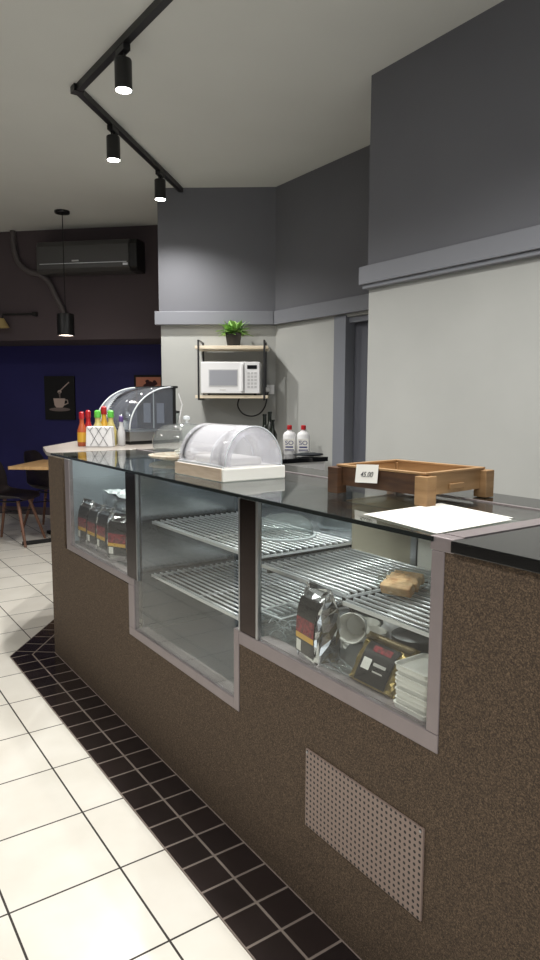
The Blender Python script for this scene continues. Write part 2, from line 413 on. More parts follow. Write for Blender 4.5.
# ---------------------------------------------------------------- wire shelves
def rack(label, x0, x1, y0, y1, z, nb):
    t = thing('wire_shelf', label, 'shelf', ((x0+x1)/2,(y0+y1)/2,z), 0, 'wire shelves in the display counter')
    hx, hy = (x1-x0)/2, (y1-y0)/2
    mb = MB()
    for i in range(nb):
        x = -hx+.012+(2*hx-.024)*i/(nb-1); mb.tube([(x,-hy,.003),(x,hy,.003)],.0033 if nb == 16 else .0042,6)
    build('bars', mb, 'wire', t, smooth=True)
    fr = MB()
    for y in (-hy,hy,0): fr.box(-hx,y-.002,-.0085,hx,y+.002,-.0015)
    fr.box(-hx-.002,-hy,-.006,-hx+.003,hy,.004).box(hx-.003,-hy,-.006,hx+.002,hy,.004)
    build('shelf_frame', fr, 'wire', t)
    for y in (-hy+.02, hy-.02): build('bracket', MB().box(-hx+.01,y-.006,-.022,hx,y+.006,-.009), 'black', t)
    return t
rack('upper chrome wire shelf in the tall middle display window', 1.092,1.49,1.672,2.385,.888,16)
rack('lower chrome wire shelf in the tall middle display window', 1.086,1.49,1.69,2.385,.678,16)
rack('chrome wire shelf above the silver coffee bag in the nearest display window', 1.118,1.49,1.272,1.66,.862,15)
rack('chrome wire shelf carrying the wrapped pastries in the nearest display window', 1.10,1.48,.90,1.262,.85,15)

# ---------------------------------------------------------------- coffee bags
def section(w, d, n=28):
    pts = []
    for i in range(n):
        a = 2*PI*i/n; c, s = math.cos(a), math.sin(a)
        pts.append((abs(c)**.35*math.copysign(w/2,c), abs(s)**.35*math.copysign(d/2,s)))
    return pts
FR = [0,.03,.1,.2,.3,.4,.5,.6,.7,.78,.85,.9,.94,.97,1.0]
DF = [.88,1,1.02,1.03,1.02,1,.98,.95,.88,.76,.58,.38,.2,.1,.08]
def dfac(v):
    for i in range(len(FR)-1):
        if v <= FR[i+1]: return DF[i]+(DF[i+1]-DF[i])*(v-FR[i])/(FR[i+1]-FR[i])
    return DF[-1]
def bag(name, label, loc, rz, w, d, h, m, group=None, seed=1, tilt=0, side_label=True, cr=.0035):
    rnd = random.Random(seed)
    t = thing(name, label, 'coffee bag', loc, rz, group)
    if tilt: t.rotation_euler = (tilt,0,rz)
    mb = MB(); rings = []
    for f, k in zip(FR, DF):
        ww = w*(1+.06*(1-k))
        rings.append([mb.bm.verts.new(Vector((x+rnd.uniform(-cr,cr), y+rnd.uniform(-cr,cr)*(1.4 if abs(x)>w*.4 else .5), h*f+(rnd.uniform(-cr,cr) if .05<f<.99 else 0)))) for x, y in section(ww, d*k)])
    n = len(rings[0])
    for a, b in zip(rings, rings[1:]):
        for i in range(n): mb.bm.faces.new((a[i],a[(i+1)%n],b[(i+1)%n],b[i]))
    mb.bm.faces.new(rings[0][::-1]); mb.bm.faces.new(rings[-1])
    build('foil_body', mb, m, t)
    def patch(nm, mm, u0, u1, v0, v1, off):
        rows = []
        for j in range(7):
            v = v0+(v1-v0)*j/6
            rows.append([(w*(u0+(u1-u0)*i/6), -d/2*dfac(v)-off, h*v) for i in range(7)])
        return build(nm, MB().grid(rows), mm, t, smooth=True)
    return t, patch
def silver_bag(label, loc, rz, w, d, h, seed, group=None):
    t, patch = bag('coffee_bag', label, loc, rz, w, d, h, 'foil', group, seed)
    patch('label', 'bagblack', -.44,.44,.15,.84,.0028)
    patch('red_band', 'red', -.42,.42,.40,.60,.0042)
    patch('yellow_band', 'yellow', -.42,.42,.33,.40,.0042)
    patch('price_tag', 'paper', -.38,-.16,.17,.31,.0042)
    return t
silver_bag('silver coffee bag with red and yellow label standing alone in the nearest window', (1.093,1.35,.661), -PI/2-.12, .105,.08,.213, 11)
gb = 'coffee bags in the far display window'
silver_bag('silver coffee bag farthest left in the row behind the far display window', (1.12,3.175,.654), -PI/2+.05, .12,.07,.225, 21, gb)
silver_bag('silver coffee bag second from left in the row behind the far display window', (1.12,3.045,.654), -PI/2, .12,.07,.22, 22, gb)
silver_bag('silver coffee bag third from left in the row behind the far display window', (1.12,2.912,.654), -PI/2, .125,.075,.225, 23, gb)
silver_bag('crumpled silver coffee bag turned aside at right of the row in the far display window', (1.125,2.765,.654), -PI/2+.45, .12,.075,.21, 24, gb)
silver_bag('half-hidden silver coffee bag beside the dark post in the far display window', (1.14,2.61,.654), -PI/2+.2, .11,.07,.20, 25, gb)
t, patch = bag('coffee_bag', 'gold and black coffee bag slumped beside white takeaway boxes in the nearest display window', (1.093,1.13,.668), -PI/2, .155,.055,.125, 'goldfoil', None, 31, tilt=-.5, cr=.003)
patch('label', 'bagblack', -.34,.33,.04,.84,.003)
patch('top_flap', mat('gold_flap',(84,70,42),.3,metal=.6), -.5,.5,.86,1.0,.006)
patch('red_script', 'red', -.18,.22,.66,.78,.0045)
patch('price_tag', 'paper', -.28,-.10,.28,.50,.0045)
patch('white_text', 'print', -.05,.22,.40,.46,.0045)
patch('white_text', 'print', -.02,.2,.28,.31,.0045)

# foil tray at right of far window
t = thing('foil_tray', 'silver foil covered tray standing behind the coffee bags in the far display window', 'tray', (1.285,2.99,.654), 0)
rnd = random.Random(5); rows = []
for j in range(9):
    rows.append([(-.10+.2*i/10+rnd.uniform(-.003,.003), -.17+.34*j/8, .262+rnd.uniform(-.006,.006)) for i in range(11)])
build('foil_lid', MB().grid(rows), 'foilwhite', t, solid=.003)
build('tray_body', MB().prism([(-.1,.19),(.1,.19),(.1,.255),(-.1,.255)],-.17,.17,'y'), 'foil', t)
build('stand', MB().box(-.09,-.15,0,-.08,-.14,.19).box(.08,-.15,0,.09,-.14,.19).box(-.09,.14,0,-.08,.15,.19).box(.08,.14,0,.09,.15,.19).box(-.09,-.15,.18,.09,.15,.19), 'wire', t)

# ---------------------------------------------------------------- contents of the nearest window
def tray_mesh():
    mb = MB(); s = .052; r = .012
    def rr(s, z):
        pts = []
        for cx, cy, a0 in ((s-r,s-r,0),(-s+r,s-r,90),(-s+r,-s+r,180),(s-r,-s+r,270)):
            for k in range(5):
                a = math.radians(a0+k*22.5); pts.append((cx+r*math.cos(a), cy+r*math.sin(a), z))
        return [mb.bm.verts.new(Vector(p)) for p in pts]
    prof = [(s*.95,0),(s*.965,.012),(s*.97,.0125),(s,.0125),(s,.0145),(s*.94,.0145),(s*.88,.006),(s*.4,.005)]
    rs = [rr(a,z) for a, z in prof]; n = len(rs[0])
    for a, b in zip(rs, rs[1:]):
        for i in range(n): mb.bm.faces.new((a[i],a[(i+1)%n],b[(i+1)%n],b[i]))
    mb.bm.faces.new(rs[0][::-1]); mb.bm.faces.new(rs[-1])
    return mb
ordn = ['topmost','second from the top','third from the top','fourth from the top','fifth from the top','sixth from the top','seventh from the top','third from the bottom','second from the bottom','bottom']
proto = None
for k in range(10):
    z = .6605+.0112*(9-k)
    lab = 'white takeaway tray, %s one of the stack in the nearest display window' % ordn[k]
    if proto is None:
        proto = build('takeaway_tray', tray_mesh(), 'paper', smooth='auto'); o = proto
    else:
        o = proto.copy(); COL.objects.link(o)
    o.location = (1.108+.003*math.sin(k*2.1), .985+.003*math.cos(k*1.7), z); o.rotation_euler.z = .03*math.sin(k*3)
    tag(o, lab, 'food tray', 'stacked white takeaway trays')

def paper_cup(label, loc, rot, s=1.0):
    t = thing('paper_cup', label, 'cup', loc, 0, 'paper cups in the nearest display window'); t.rotation_euler = rot
    build('cup_wall', MB().lathe([(.027*s,0),(.028*s,.002),(.037*s,.088*s),(.039*s,.092*s),(.037*s,.094*s),(.0355*s,.088*s),(.026*s,.004)],n=28), 'paper', t, smooth='auto')
    build('sleeve', MB().lathe([(.031*s,.028*s),(.0352*s,.062*s)],n=28,close=False), 'grey', t, smooth=True)
    return t
paper_cup('white paper cup with grey sleeve tipped over behind the silver coffee bag', (1.215,1.335,.7145+.034), (1.35,0,-.9), 1.05)
paper_cup('white paper cup standing upright under the tipped cup', (1.235,1.285,.661), (0,0,0), .88)
paper_cup('white paper cup lying left of the silver coffee bag', (1.165,1.455,.702), (1.5,0,.5), 1.0)
# clear boxes with straws
t = thing('clear_plastic_box', 'clear plastic box at the left corner of the nearest display window', 'box', (1.145,1.575,.661), .1)
w = MB()
for a in ((-.06,-.05,0,.06,.05,.002),(-.06,-.05,.002,-.058,.05,.075),(.058,-.05,.002,.06,.05,.075),(-.058,-.05,.002,.058,-.048,.075),(-.058,.048,.002,.058,.05,.075)): w.box(*a)
build('box_walls', w, 'plastic_clear', t)
build('rim', MB().box(-.063,-.053,.075,.063,-.048,.078).box(-.063,.048,.075,.063,.053,.078).box(-.063,-.048,.075,-.058,.048,.078).box(.058,-.048,.075,.063,.048,.078), 'acedge', t)
rnd = random.Random(9)
mb = MB()
for k in range(16):
    p = Vector((rnd.uniform(-.045,.045), rnd.uniform(-.035,.035), rnd.uniform(.008,.06))); a = rnd.uniform(0,PI); l = rnd.uniform(.03,.045)
    q = [p+Vector((math.cos(a),math.sin(a),0))*(l*s)*.7+Vector((0,0,.012*(1-s*s))) for s in (-1,-.5,0,.5,1)]
    mb.tube(q,.0014,5)
o = build('plastic_twists', mb, 'acedge', smooth=True); o.location = (1.145,1.575,.661)
tag(o, 'tangle of clear curly plastic strips inside the clear plastic box', 'packaging'); o['kind'] = 'stuff'
mb = MB()
for k in range(9):
    a = rnd.uniform(-.5,.5); p = Vector((rnd.uniform(-.03,.03), rnd.uniform(-.03,.03), .006+.003*k))
    d = Vector((math.sin(a),math.cos(a),0))*.05; mb.tube([p-d,p+d*.6,p+d],.002,5)
o = build('wrapped_cutlery', mb, 'plastic_clear', smooth=True); o.location = (1.09,1.258,.661)
tag(o, 'loose clear plastic cutlery lying between the silver and gold coffee bags', 'cutlery'); o['kind'] = 'stuff'
# white bag, black tub, cup lid bowl
def blob(rx, ry, rz, seed, amp=.18, n=20, m=14):
    rnd = random.Random(seed); mb = MB(); ph = [(rnd.uniform(2,6), rnd.uniform(2,6), rnd.uniform(0,6)) for _ in range(4)]
    def P(a, b):
        d = 1+amp*sum(math.sin(p*a+r)*math.sin(q*b+r*2) for p, q, r in [(round(p_),q_,r_) for p_,q_,r_ in ph])/2
        return Vector((rx*math.cos(a)*math.sin(b)*d, ry*math.sin(a)*math.sin(b)*d, rz+rz*-math.cos(b)*(1 if b > PI/2 else .9)*min(d,1.08 if b>PI/2 else 1)))
    rs = [[mb.bm.verts.new(P(2*PI*i/n, PI*(j+.3)/(m+.6))) for i in range(n)] for j in range(m+1)]
    for a, b in zip(rs, rs[1:]):
        for i in range(n): mb.bm.faces.new((a[i],a[(i+1)%n],b[(i+1)%n],b[i]))
    mb.bm.faces.new(rs[0][::-1]); mb.bm.faces.new(rs[-1])
    return mb
o = build('plastic_bag', blob(.052,.068,.078,3,.25), 'bin', smooth=True); o.location = (1.30,1.235,.661)
tag(o, 'crumpled white plastic bag lying behind the gold coffee bag', 'bag')
t = thing('black_tub', 'black plastic tub in front of the white bag, above the takeaway trays', 'tub', (1.222,1.125,.661), .2); t.scale = (1.15,1.15,1.35)
build('tub_body', MB().lathe([(.036,0),(.048,.075),(.052,.076),(.052,.082),(.046,.082),(.035,.006)],n=28), 'black', t, smooth='auto')
build('tub_lid', MB().lathe([(.053,.082),(.053,.089),(.045,.093),(.002,.093)],n=28), 'black', t, smooth='auto')
o = build('foam_bowl', MB().lathe([(.03,0),(.05,.045),(.054,.047),(.05,.05),(.028,.006)],n=28), 'paper', smooth='auto'); o.location = (1.32,1.425,.661)
tag(o, 'small white foam bowl behind the cups on the display floor', 'bowl')
# pastries
t = thing('pastry_pack', 'clear wrapped pack of brown pastries on the nearest wire shelf', 'pastries', (1.285,1.235,.8575), .5)
rnd = random.Random(4)
for k in range(6):
    mx = Matrix.Translation((-.07+.027*k,rnd.uniform(-.006,.006),.018)) @ Matrix.Rotation(rnd.uniform(-.2,.2),4,'Z') @ Matrix.Rotation(-.5,4,'Y')
    build('pastry', MB().box(-.009,-.042,-.011,.009,.042,.018,mx), 'bread', t, bevel=.004, seg=3)
build('wrapper', blob(.105,.064,.024,50,.12).rot(Matrix.Translation((.005,0,0))), 'glass', t)
# clear lid on upper shelf
t = thing('clear_dome_lid', 'clear plastic dome lid lying on the upper wire shelf near the dark post', 'lid', (1.35,1.86,.8955), 0)
build('dome', MB().lathe([(.10,0),(.098,.03),(.085,.055),(.055,.072),(.001,.078)],n=32,close=False), 'plastic_clear', t, smooth=True)
build('rim', MB().lathe([(.10,0),(.108,.0),(.108,.005),(.10,.006),(.10,0)],n=32,close=False), 'acedge', t)

# ---------------------------------------------------------------- on the counter top
ZG = ZT+.0006
# crate
t = thing('wooden_crate', 'low wooden display crate with four corner blocks on the glass counter top', 'crate', (1.44,1.37,ZG), math.radians(5))
a_, b_ = .16, .133                     # half length (local y), half width (local x)
bz0, bz1 = .024, .079
build('side_board', MB().box(-b_,-a_,bz0,-b_+.012,a_,bz1), 'woodshaded', t, bevel=.001)
build('side_board', MB().box(b_-.012,-a_,bz0,b_,a_,bz1), 'wood', t, bevel=.001)
build('end_board', MB().box(-b_+.012,-a_,bz0,b_-.012,-a_+.012,bz1), 'wood', t, bevel=.001)
build('end_board', MB().box(-b_+.012,a_-.012,bz0,b_-.012,a_,bz1), 'wood', t, bevel=.001)
build('base_board', MB().box(-b_+.012,-a_+.012,bz0+.004,b_-.012,a_-.012,bz0+.012), 'wood', t)
build('rim', MB().box(-b_-.003,-a_-.003,bz1,-b_+.014,a_+.003,bz1+.006).box(b_-.014,-a_-.003,bz1,b_+.003,a_+.003,bz1+.006).box(-b_+.014,-a_-.003,bz1,b_-.014,-a_+.014,bz1+.006).box(-b_+.014,a_-.014,bz1,b_-.014,a_+.003,bz1+.006), 'wood', t, bevel=.001)
for sx in (-1,1):
    for sy in (-1,1):
        cx, cy = sx*(b_+.001), sy*(a_+.001); s = .020
        build('corner_block', MB().box(cx-s,cy-s,0,cx+s,cy+s,bz1-.002), 'woodshaded' if (sx<0 and sy>0) else 'wood', t, bevel=.0015)
build('handle_block', MB().box(-.035,-a_-.008,.034,.03,-a_-.0005,.05), 'wood', t, bevel=.002)
# price card hung over the crate edge
card = thing('price_card', 'small white price card with handwritten 45.00 on the crate side', 'price card', (0,0,0))
mxw = t.matrix_basis.copy()
cr = Matrix.Translation((1.44,1.37,ZG)) @ Matrix.Rotation(math.radians(5),4,'Z')
card.location = cr @ Vector((-b_-.0085,.038,.061)); card.rotation_euler = (0,0,math.radians(5))
tl = Matrix.Rotation(.18,4,'Y')
build('card', MB().box(-.0006,-.041,-.020,.0006,.041,.032, tl @ Matrix.Rotation(-.06,4,'X')), 'paper', card)
text_part('handwriting', '45.00', .021, 'ink', card, tl @ Matrix.Translation((-.001,0,.003)) @ Matrix.Rotation(-.06,4,'X') @ Matrix.Rotation(-PI/2,4,'Z') @ Matrix.Rotation(PI/2,4,'X'))
# menu sheets
def sheet(label, pts, z):
    t = thing('menu_sheet', label, 'paper sheet', (pts[0][0],pts[0][1],z), 0, 'menu sheets on the counter')
    build('page', MB().prism([(p[0]-pts[0][0],p[1]-pts[0][1]) for p in pts],0,.0006), 'paper', t)
    P = [Vector((p[0]-pts[0][0],p[1]-pts[0][1],0)) for p in pts]
    mb = MB(); rnd = random.Random(len(label))
    for col in range(2):
        for r in range(9):
            u0 = .08+col*.46; u1 = u0+rnd.uniform(.2,.36); v = .1+.085*r
            def B(u,v): q = P[0]*(1-u)*(1-v)+P[1]*u*(1-v)+P[2]*u*v+P[3]*(1-u)*v; return (q.x,q.y,.0009)
            mb.quad(B(v,u0),B(v+.018,u0),B(v+.018,u1),B(v,u1))
    build('printed_lines', mb, 'print', t)
sheet('white printed menu sheet lying under another beside the crate', [(1.092,1.185),(1.085,.975),(1.352,.952),(1.385,1.20)], ZG)
sheet('white printed menu sheet lying uppermost on the glass by the near end', [(1.085,1.165),(1.049,.918),(1.318,.932),(1.36,1.17)], ZG+.002)
# roll-top pastry cover on a white tray
t = thing('pastry_dome', 'frosted half-round acrylic cover on a white and wood tray on the glass counter top', 'cake cover', (1.257,2.075,ZG), 0)
build('tray_base', MB().box(-.125,-.165,0,.13,.18,.045), 'paper', t, bevel=.004)
build('wood_edge', MB().box(-.129,-.155,.002,-.1255,.18,.044), mat('pale_ply',(190,172,152),.6,c2=(172,152,132),vscale=10,aniso=(1,1,8)), t)
def arch(y, r, n=20, x0=0.0, z0=.05): return [(x0-r*math.cos(PI*i/n), y, z0+(r+.018)*math.sin(PI*i/n)) for i in range(n+1)]
R = .116
build('acrylic_shell', MB().grid([arch(-.16,R),arch(-.05,R),arch(.08,R),arch(.17,R)]), 'acrylicfrost', t, smooth=True, solid=.003)
def endcap(y, r):
    return MB().prism([(p[0],p[2]) for p in arch(0,r-.003)],y,y+.003,'y')
build('end_wall', endcap(-.162,R), 'acrylicfrost', t); build('end_wall', endcap(.169,R), 'acrylicfrost', t)
build('inner_shell', MB().grid([arch(-.155,R-.025,20),arch(-.02,R-.025,20)]), 'acrylicfrost', t, smooth=True, solid=.002)
build('shell_rim', MB().tube(arch(-.162,R),.0022,6), 'acedge', t, smooth=True); build('shell_rim', MB().tube(arch(-.02,R-.025),.002,6), 'acedge', t, smooth=True)
for x in (-.121,.116): build('hinge_rail', MB().box(x,-.155,.0455,x+.005,.172,.052), 'acedge', t)
o = build('folded_napkins', MB().box(-.075,-.11,0,.075,.12,.026), 'paper', bevel=.008, seg=3); o.location = (1.257,2.085,ZG+.046)
tag(o, 'stack of white paper under the frosted half-round cover', 'paper')

# end of the counter: bottles, napkin box, display case, clear cake dome
ZE = ZT+.0026
def bottle(label, loc, liquid, cap, s=1.0, lab=None, r=.022, h=.115):
    t = thing('sauce_bottle', label, 'sauce bottle', loc, 0, 'sauce bottles at the counter end')
    build('bottle_body', MB().lathe([(r*.9*s,0),(r*s,.006),(r*s,h*.55*s),(r*.55*s,h*.78*s),(r*.45*s,h*.84*s),(r*.45*s,h*s)],n=20), liquid, t, smooth='auto')
    build('cap', MB().lathe([(r*.55*s,h*.98*s),(r*.6*s,h*1.0*s),(r*.55*s,h*1.2*s),(r*.2*s,h*1.24*s)],n=18), cap, t, smooth='auto')
    if lab: build('label', MB().lathe([(r*1.02*s,h*.15*s),(r*1.02*s,h*.5*s)],n=20,close=False), lab, t, smooth=True)
    return t
bottle('tall red-capped sauce bottle with orange label, leftmost at the counter end', (1.335,3.865,ZE), 'orange', 'redcap', 1.35, 'yellow', .02,.12)
bottle('green-capped pale sauce bottle behind the napkin box, left of the pair', (1.43,3.86,ZE), 'yellowsauce', 'greencap', 1.35, None, .026,.125)
bottle('green-capped yellow sauce bottle behind the napkin box, right of the pair', (1.495,3.82,ZE), 'yellowsauce', 'greencap', 1.35, None, .024,.125)
bottle('red sauce bottle with red cap between red-capped and green-capped bottles', (1.395,3.925,ZE), 'redcap', 'redcap', 1.4, None, .02,.12)
bottle('tallest red-capped yellow bottle behind the green-capped bottles', (1.482,3.895,ZE), 'yellow', 'redcap', 1.5, None, .02,.125)
bottle('small purple-capped bottle right of the green-capped bottles', (1.54,3.775,ZE), 'grey', 'purple', 1.15, None, .02,.125)
t = thing('napkin_holder', 'white napkin holder with a thin diamond line pattern beside the sauce bottles', 'napkin holder', (1.405,3.757,ZE), math.radians(-35))
build('holder_body', MB().prism([(-.078,0),(.078,0),(.072,.118),(-.072,.118)],-.035,.035,'y'), 'white', t, bevel=.006, seg=3)
mb = MB()
def seg(x0,z0,x1,z1): mb.tube([(x0,-.0365,z0),(x1,-.0365,z1)],.0011,5)
for x in (-.05,.0,.05):
    for sg in (-1,1):
        if abs(x+sg*.05) < .071: seg(x,.092,x+sg*.05,.008)
        seg(x,.092,x+sg*.018,.116)
build('line_pattern', mb, 'ink', t)
# curved-glass warmer case
cs = thing('display_case', 'curved clear display case with black back and steel base on the counter end', 'display case', (1.765,4.05,ZE), math.radians(10))
# local: front = -x, width along y; depth .46
dp, wd, hh = .19, .20, .35
def carc(y, r=0, n=30):       # curved front profile: from front bottom up and back to the top
    return [(-dp+(2*dp-.06)*(1-math.cos(PI/2*i/n))*1.0, y, .085+(hh-.085)*math.sin(PI/2*i/n)) for i in range(n+1)]
build('base_tray', MB().box(-dp,-wd,.02,dp,wd,.078), 'steel', cs, bevel=.003)
build('base_foot', MB().box(-dp+.005,-wd+.005,0,dp-.005,wd-.005,.02), 'blackmatte', cs)
build('front_glass', MB().grid([carc(-wd+.004),carc(0),carc(wd-.004)]), 'acrylic', cs, smooth=True, solid=.003)
for y in (-wd, wd):
    build('side_panel', MB().prism([(p[0],p[2]) for p in carc(0)]+[(dp-.06,.085)], y-.0015,y+.0015,'y'), 'acrylic', cs)
    build('side_rim', MB().tube(carc(y),.005,8), 'acedge', cs, smooth=True)
bp_ = build('back_panel', MB().box(dp-.06,-wd,.08,dp-.05,wd,hh), mat('case_back',(44,46,54),.25), cs)
build('top_rail', MB().box(dp-.075,-wd-.004,hh-.006,dp-.02,wd+.004,hh+.008), 'blackmatte', cs)
build('back_post', MB().box(dp-.058,-wd-.002,.08,dp-.035,-wd+.02,hh), 'blackmatte', cs)
build('back_post', MB().box(dp-.058,wd-.02,.08,dp-.035,wd+.002,hh), 'grey', cs)
for y in (-.06,.09): build('notice', MB().box(dp-.0625,y-.05,.12,dp-.0605,y+.03,.25), mat('grey_notice',(120,122,134),.4), bp_)
build('back_divider', MB().box(dp-.064,.0,.085,dp-.0605,.008,hh-.01), 'grey', bp_)
build('side_cable', MB().tube([(dp-.02,-wd-.01,.31),(dp+.0,-wd-.02,.24),(dp-.02,-wd-.02,.16),(dp-.01,-wd-.01,.09)],.004,6), 'white', cs)
# clear cake dome with rattan plate
t = thing('cake_dome', 'clear low cake dome with knob on a woven plate between display case and frosted cover', 'cake dome', (1.435,2.745,ZG+.003), 0); t.scale = (1.25,1.25,1.2)
build('plate', MB().lathe([(.09,0),(.135,.010),(.14,.018),(.13,.018),(.085,.008)],n=40), mat('woven_plate',(170,146,118),.7,c2=(206,196,180),vscale=60), t, smooth='auto')
build('dome', MB().lathe([(.122,.02),(.125,.075),(.114,.108),(.078,.13),(.012,.138)],n=36,close=False), 'plastic_clear', t, smooth=True)
build('knob', MB().lathe([(.006,.138),(.006,.146),(.014,.152),(.012,.162),(.002,.165)],n=16), 'acedge', t, smooth='auto')
o = build('folded_tissue', blob(.05,.06,.02,77,.3,16,10), 'paper'); o.location = (1.435,2.745,ZG+.014)
tag(o, 'crumpled white tissue under the clear cake dome', 'tissue')
# ring pull on near top
o = build('metal_disc', MB().lathe([(.012,0),(.013,.004),(.010,.007),(.002,.007)],n=18), 'black', smooth='auto'); o.location = (1.333,.84,ZG)
tag(o, 'small black knob on the dark near counter top at right edge', 'knob')

# ---------------------------------------------------------------- wall shelf, microwave, plant
S0 = A0+tA*.0; 
sh_c = A0+tA*.632+nA*.15
rzA = math.atan2(tA.y,tA.x)
sh = thing('wall_shelf', 'two-tier pale wood wall shelf with black metal frame under the grey trim', 'shelf', (sh_c.x,sh_c.y,1.37), rzA)
# local x along wall, local -y towards room, y=+.15 at wall
build('board', MB().box(-.29,-.15,.395,.29,.148,.42), 'woodlight', sh, bevel=.002)
build('board', MB().box(-.29,-.15,.005,.29,.148,.030), 'woodlight', sh, bevel=.002)
for x in (-.262,.262):
    build('side_frame', MB().box(x-.007,-.157,-.01,x+.007,-.143,.465).box(x-.007,.130,-.01,x+.007,.144,.465).box(x-.007,-.143,-.01,x+.007,.130,.004).box(x-.007,-.143,.455,x+.007,.130,.465), 'black', sh)
mwv = thing('microwave_oven', 'white microwave oven on the lower board of the wall shelf', 'microwave', tuple((A0+tA*.625+nA*.17).xy)+(1.4012,), rzA)
build('housing', MB().box(-.235,-.13,.012,.235,.155,.262), 'white', mwv, bevel=.006)
dr = build('oven_door', MB().box(-.233,-.15,.014,.112,-.131,.26), 'white', mwv, bevel=.004)
build('door_window', MB().box(-.165,-.1525,.075,.055,-.150,.195), 'window_mw', dr)
build('window_frame', MB().box(-.172,-.152,.195,.062,-.150,.202).box(-.172,-.152,.068,.062,-.150,.075).box(-.172,-.152,.075,-.165,-.150,.195).box(.055,-.152,.075,.062,-.150,.195), 'grey', dr)
build('door_handle', MB().box(.085,-.168,.03,.104,-.150,.245), 'white', dr, bevel=.004)
build('brand_mark', MB().box(-.085,-.1512,.038,-.035,-.1500,.043), 'print', dr)
cp = build('control_panel', MB().box(.114,-.15,.014,.233,-.131,.26), 'white', mwv, bevel=.003)
build('display_screen', MB().box(.135,-.1515,.205,.212,-.150,.235), 'screen', cp)
kb = MB()
for i in range(3):
    for j in range(5): kb.box(.137+.027*i,-.1515,.055+.027*j,.157+.027*i,-.150,.073+.027*j)
build('keypad', kb, 'grey', cp)
for x in (-.19,.19): build('foot', MB().lathe([(.012,0),(.012,.013)],n=12).rot(Matrix.Translation((x,.0,0))), 'blackmatte', mwv)
pl = A0+tA*.637+nA*.15
pp = thing('potted_plant', 'small leafy green plant in a dark square pot on the top shelf board', 'plant', (pl.x,pl.y,1.7912), rzA+.1)
mb = MB(); a = [mb.bm.verts.new(Vector(p)) for p in ((-.05,-.05,0),(.05,-.05,0),(.05,.05,0),(-.05,.05,0))]; b = [mb.bm.verts.new(Vector(p)) for p in ((-.066,-.066,.105),(.066,-.066,.105),(.066,.066,.105),(-.066,.066,.105))]
mb.bm.faces.new(a[::-1]); mb.bm.faces.new(b)
for i in range(4): mb.bm.faces.new((a[i],a[(i+1)%4],b[(i+1)%4],b[i]))
build('pot', mb, 'pot', pp, bevel=.004)
build('soil', MB().box(-.06,-.06,.1055,.06,.06,.109), 'soil', pp)
rnd = random.Random(12); mb = MB(); st = MB()
for k in range(130):
    a = rnd.uniform(0,2*PI); el = rnd.uniform(.15,1.35); ln = rnd.uniform(.05,.12); bs = Vector((rnd.uniform(-.04,.04),rnd.uniform(-.04,.04),.109))
    d = Vector((math.cos(a)*math.cos(el),math.sin(a)*math.cos(el),math.sin(el))); sd = Vector((-math.sin(a),math.cos(a),0)); 
    rows = []
    for j, (u, w) in enumerate(((.35,.005),(.6,.017),(.85,.013),(1.05,.001))):
        c = bs+d*(ln*u)+Vector((math.cos(a),math.sin(a),0))*(.03*u*u)-Vector((0,0,.035*u*u*(1 if el<.9 else .2)))
        rows.append([c-sd*w, c+Vector((0,0,-.003)), c+sd*w])
    mb.grid(rows)
    st.tube([bs, bs+d*(ln*.4)],.0012,4)
build('leaves', mb, 'leaf', pp); build('stems', st, 'leaf', pp)
# wall socket with cord
so = A0+tA*.925+nA*.0
sk = thing('wall_socket', 'white wall socket with plug at the right of the microwave', 'socket', (so.x,so.y,1.45), rzA)
build('plate', MB().box(-.04,-.012,-.04,.04,.011,.04), 'white', sk, bevel=.003)
build('plug', MB().box(-.03,-.05,-.022,.008,-.0125,.02), 'white', sk, bevel=.006)
cd = [(-.01,-.05,-.02),(-.02,-.055,-.07),(-.035,-.06,-.14),(-.08,-.06,-.20),(-.15,-.06,-.222),(-.22,-.06,-.20),(-.262,-.06,-.14),(-.25,-.06,-.075),(-.22,-.06,-.052)]
def smoothpts(P, k=4):
    P = [Vector(p) for p in P]; out = []
    for i in range(len(P)-1):
        p0, p1, p2, p3 = P[max(i-1,0)], P[i], P[i+1], P[min(i+2,len(P)-1)]
        for j in range(k):
            t = j/k; out.append(.5*((2*p1)+(p2-p0)*t+(2*p0-5*p1+4*p2-p3)*t*t+(3*p1-p0-3*p2+p3)*t**3))
    out.append(P[-1]); return out
build('power_cord', MB().tube(smoothpts(cd),.006,8), 'black', sk, smooth=True)

# ---------------------------------------------------------------- back counter with bottles
bc = thing('back_cabinet', 'white low cabinet with black worktop in the corner by the door', 'cabinet', (2.915,4.05,.0))
build('body', MB().box(-.24,-.20,.08,.24,.28,.915), 'white', bc)
build('worktop', MB().box(-.26,-.22,.915,.255,.30,.948), 'blackgloss', bc, bevel=.002)
build('plinth', MB().box(-.22,-.18,0,.24,.28,.08), 'blackmatte', bc)
build('cabinet_door', MB().box(-.256,-.19,.1,-.2405,.27,.90), 'white', bc, bevel=.002)
b2c = A0+tA*.27+nA*.29
b2 = thing('back_cabinet', 'white low cabinet with black worktop under the wall shelf', 'cabinet', (b2c.x,b2c.y,0), rzA)
build('body', MB().box(-.25,-.25,.08,.25,.26,.885), 'white', b2)
build('worktop', MB().box(-.26,-.27,.885,.26,.27,.918), 'blackgloss', b2, bevel=.002)
build('plinth', MB().box(-.24,-.22,0,.24,.25,.08), 'blackmatte', b2)
build('cabinet_door', MB().box(-.24,-.266,.1,.24,-.2505,.87), 'white', b2, bevel=.002)
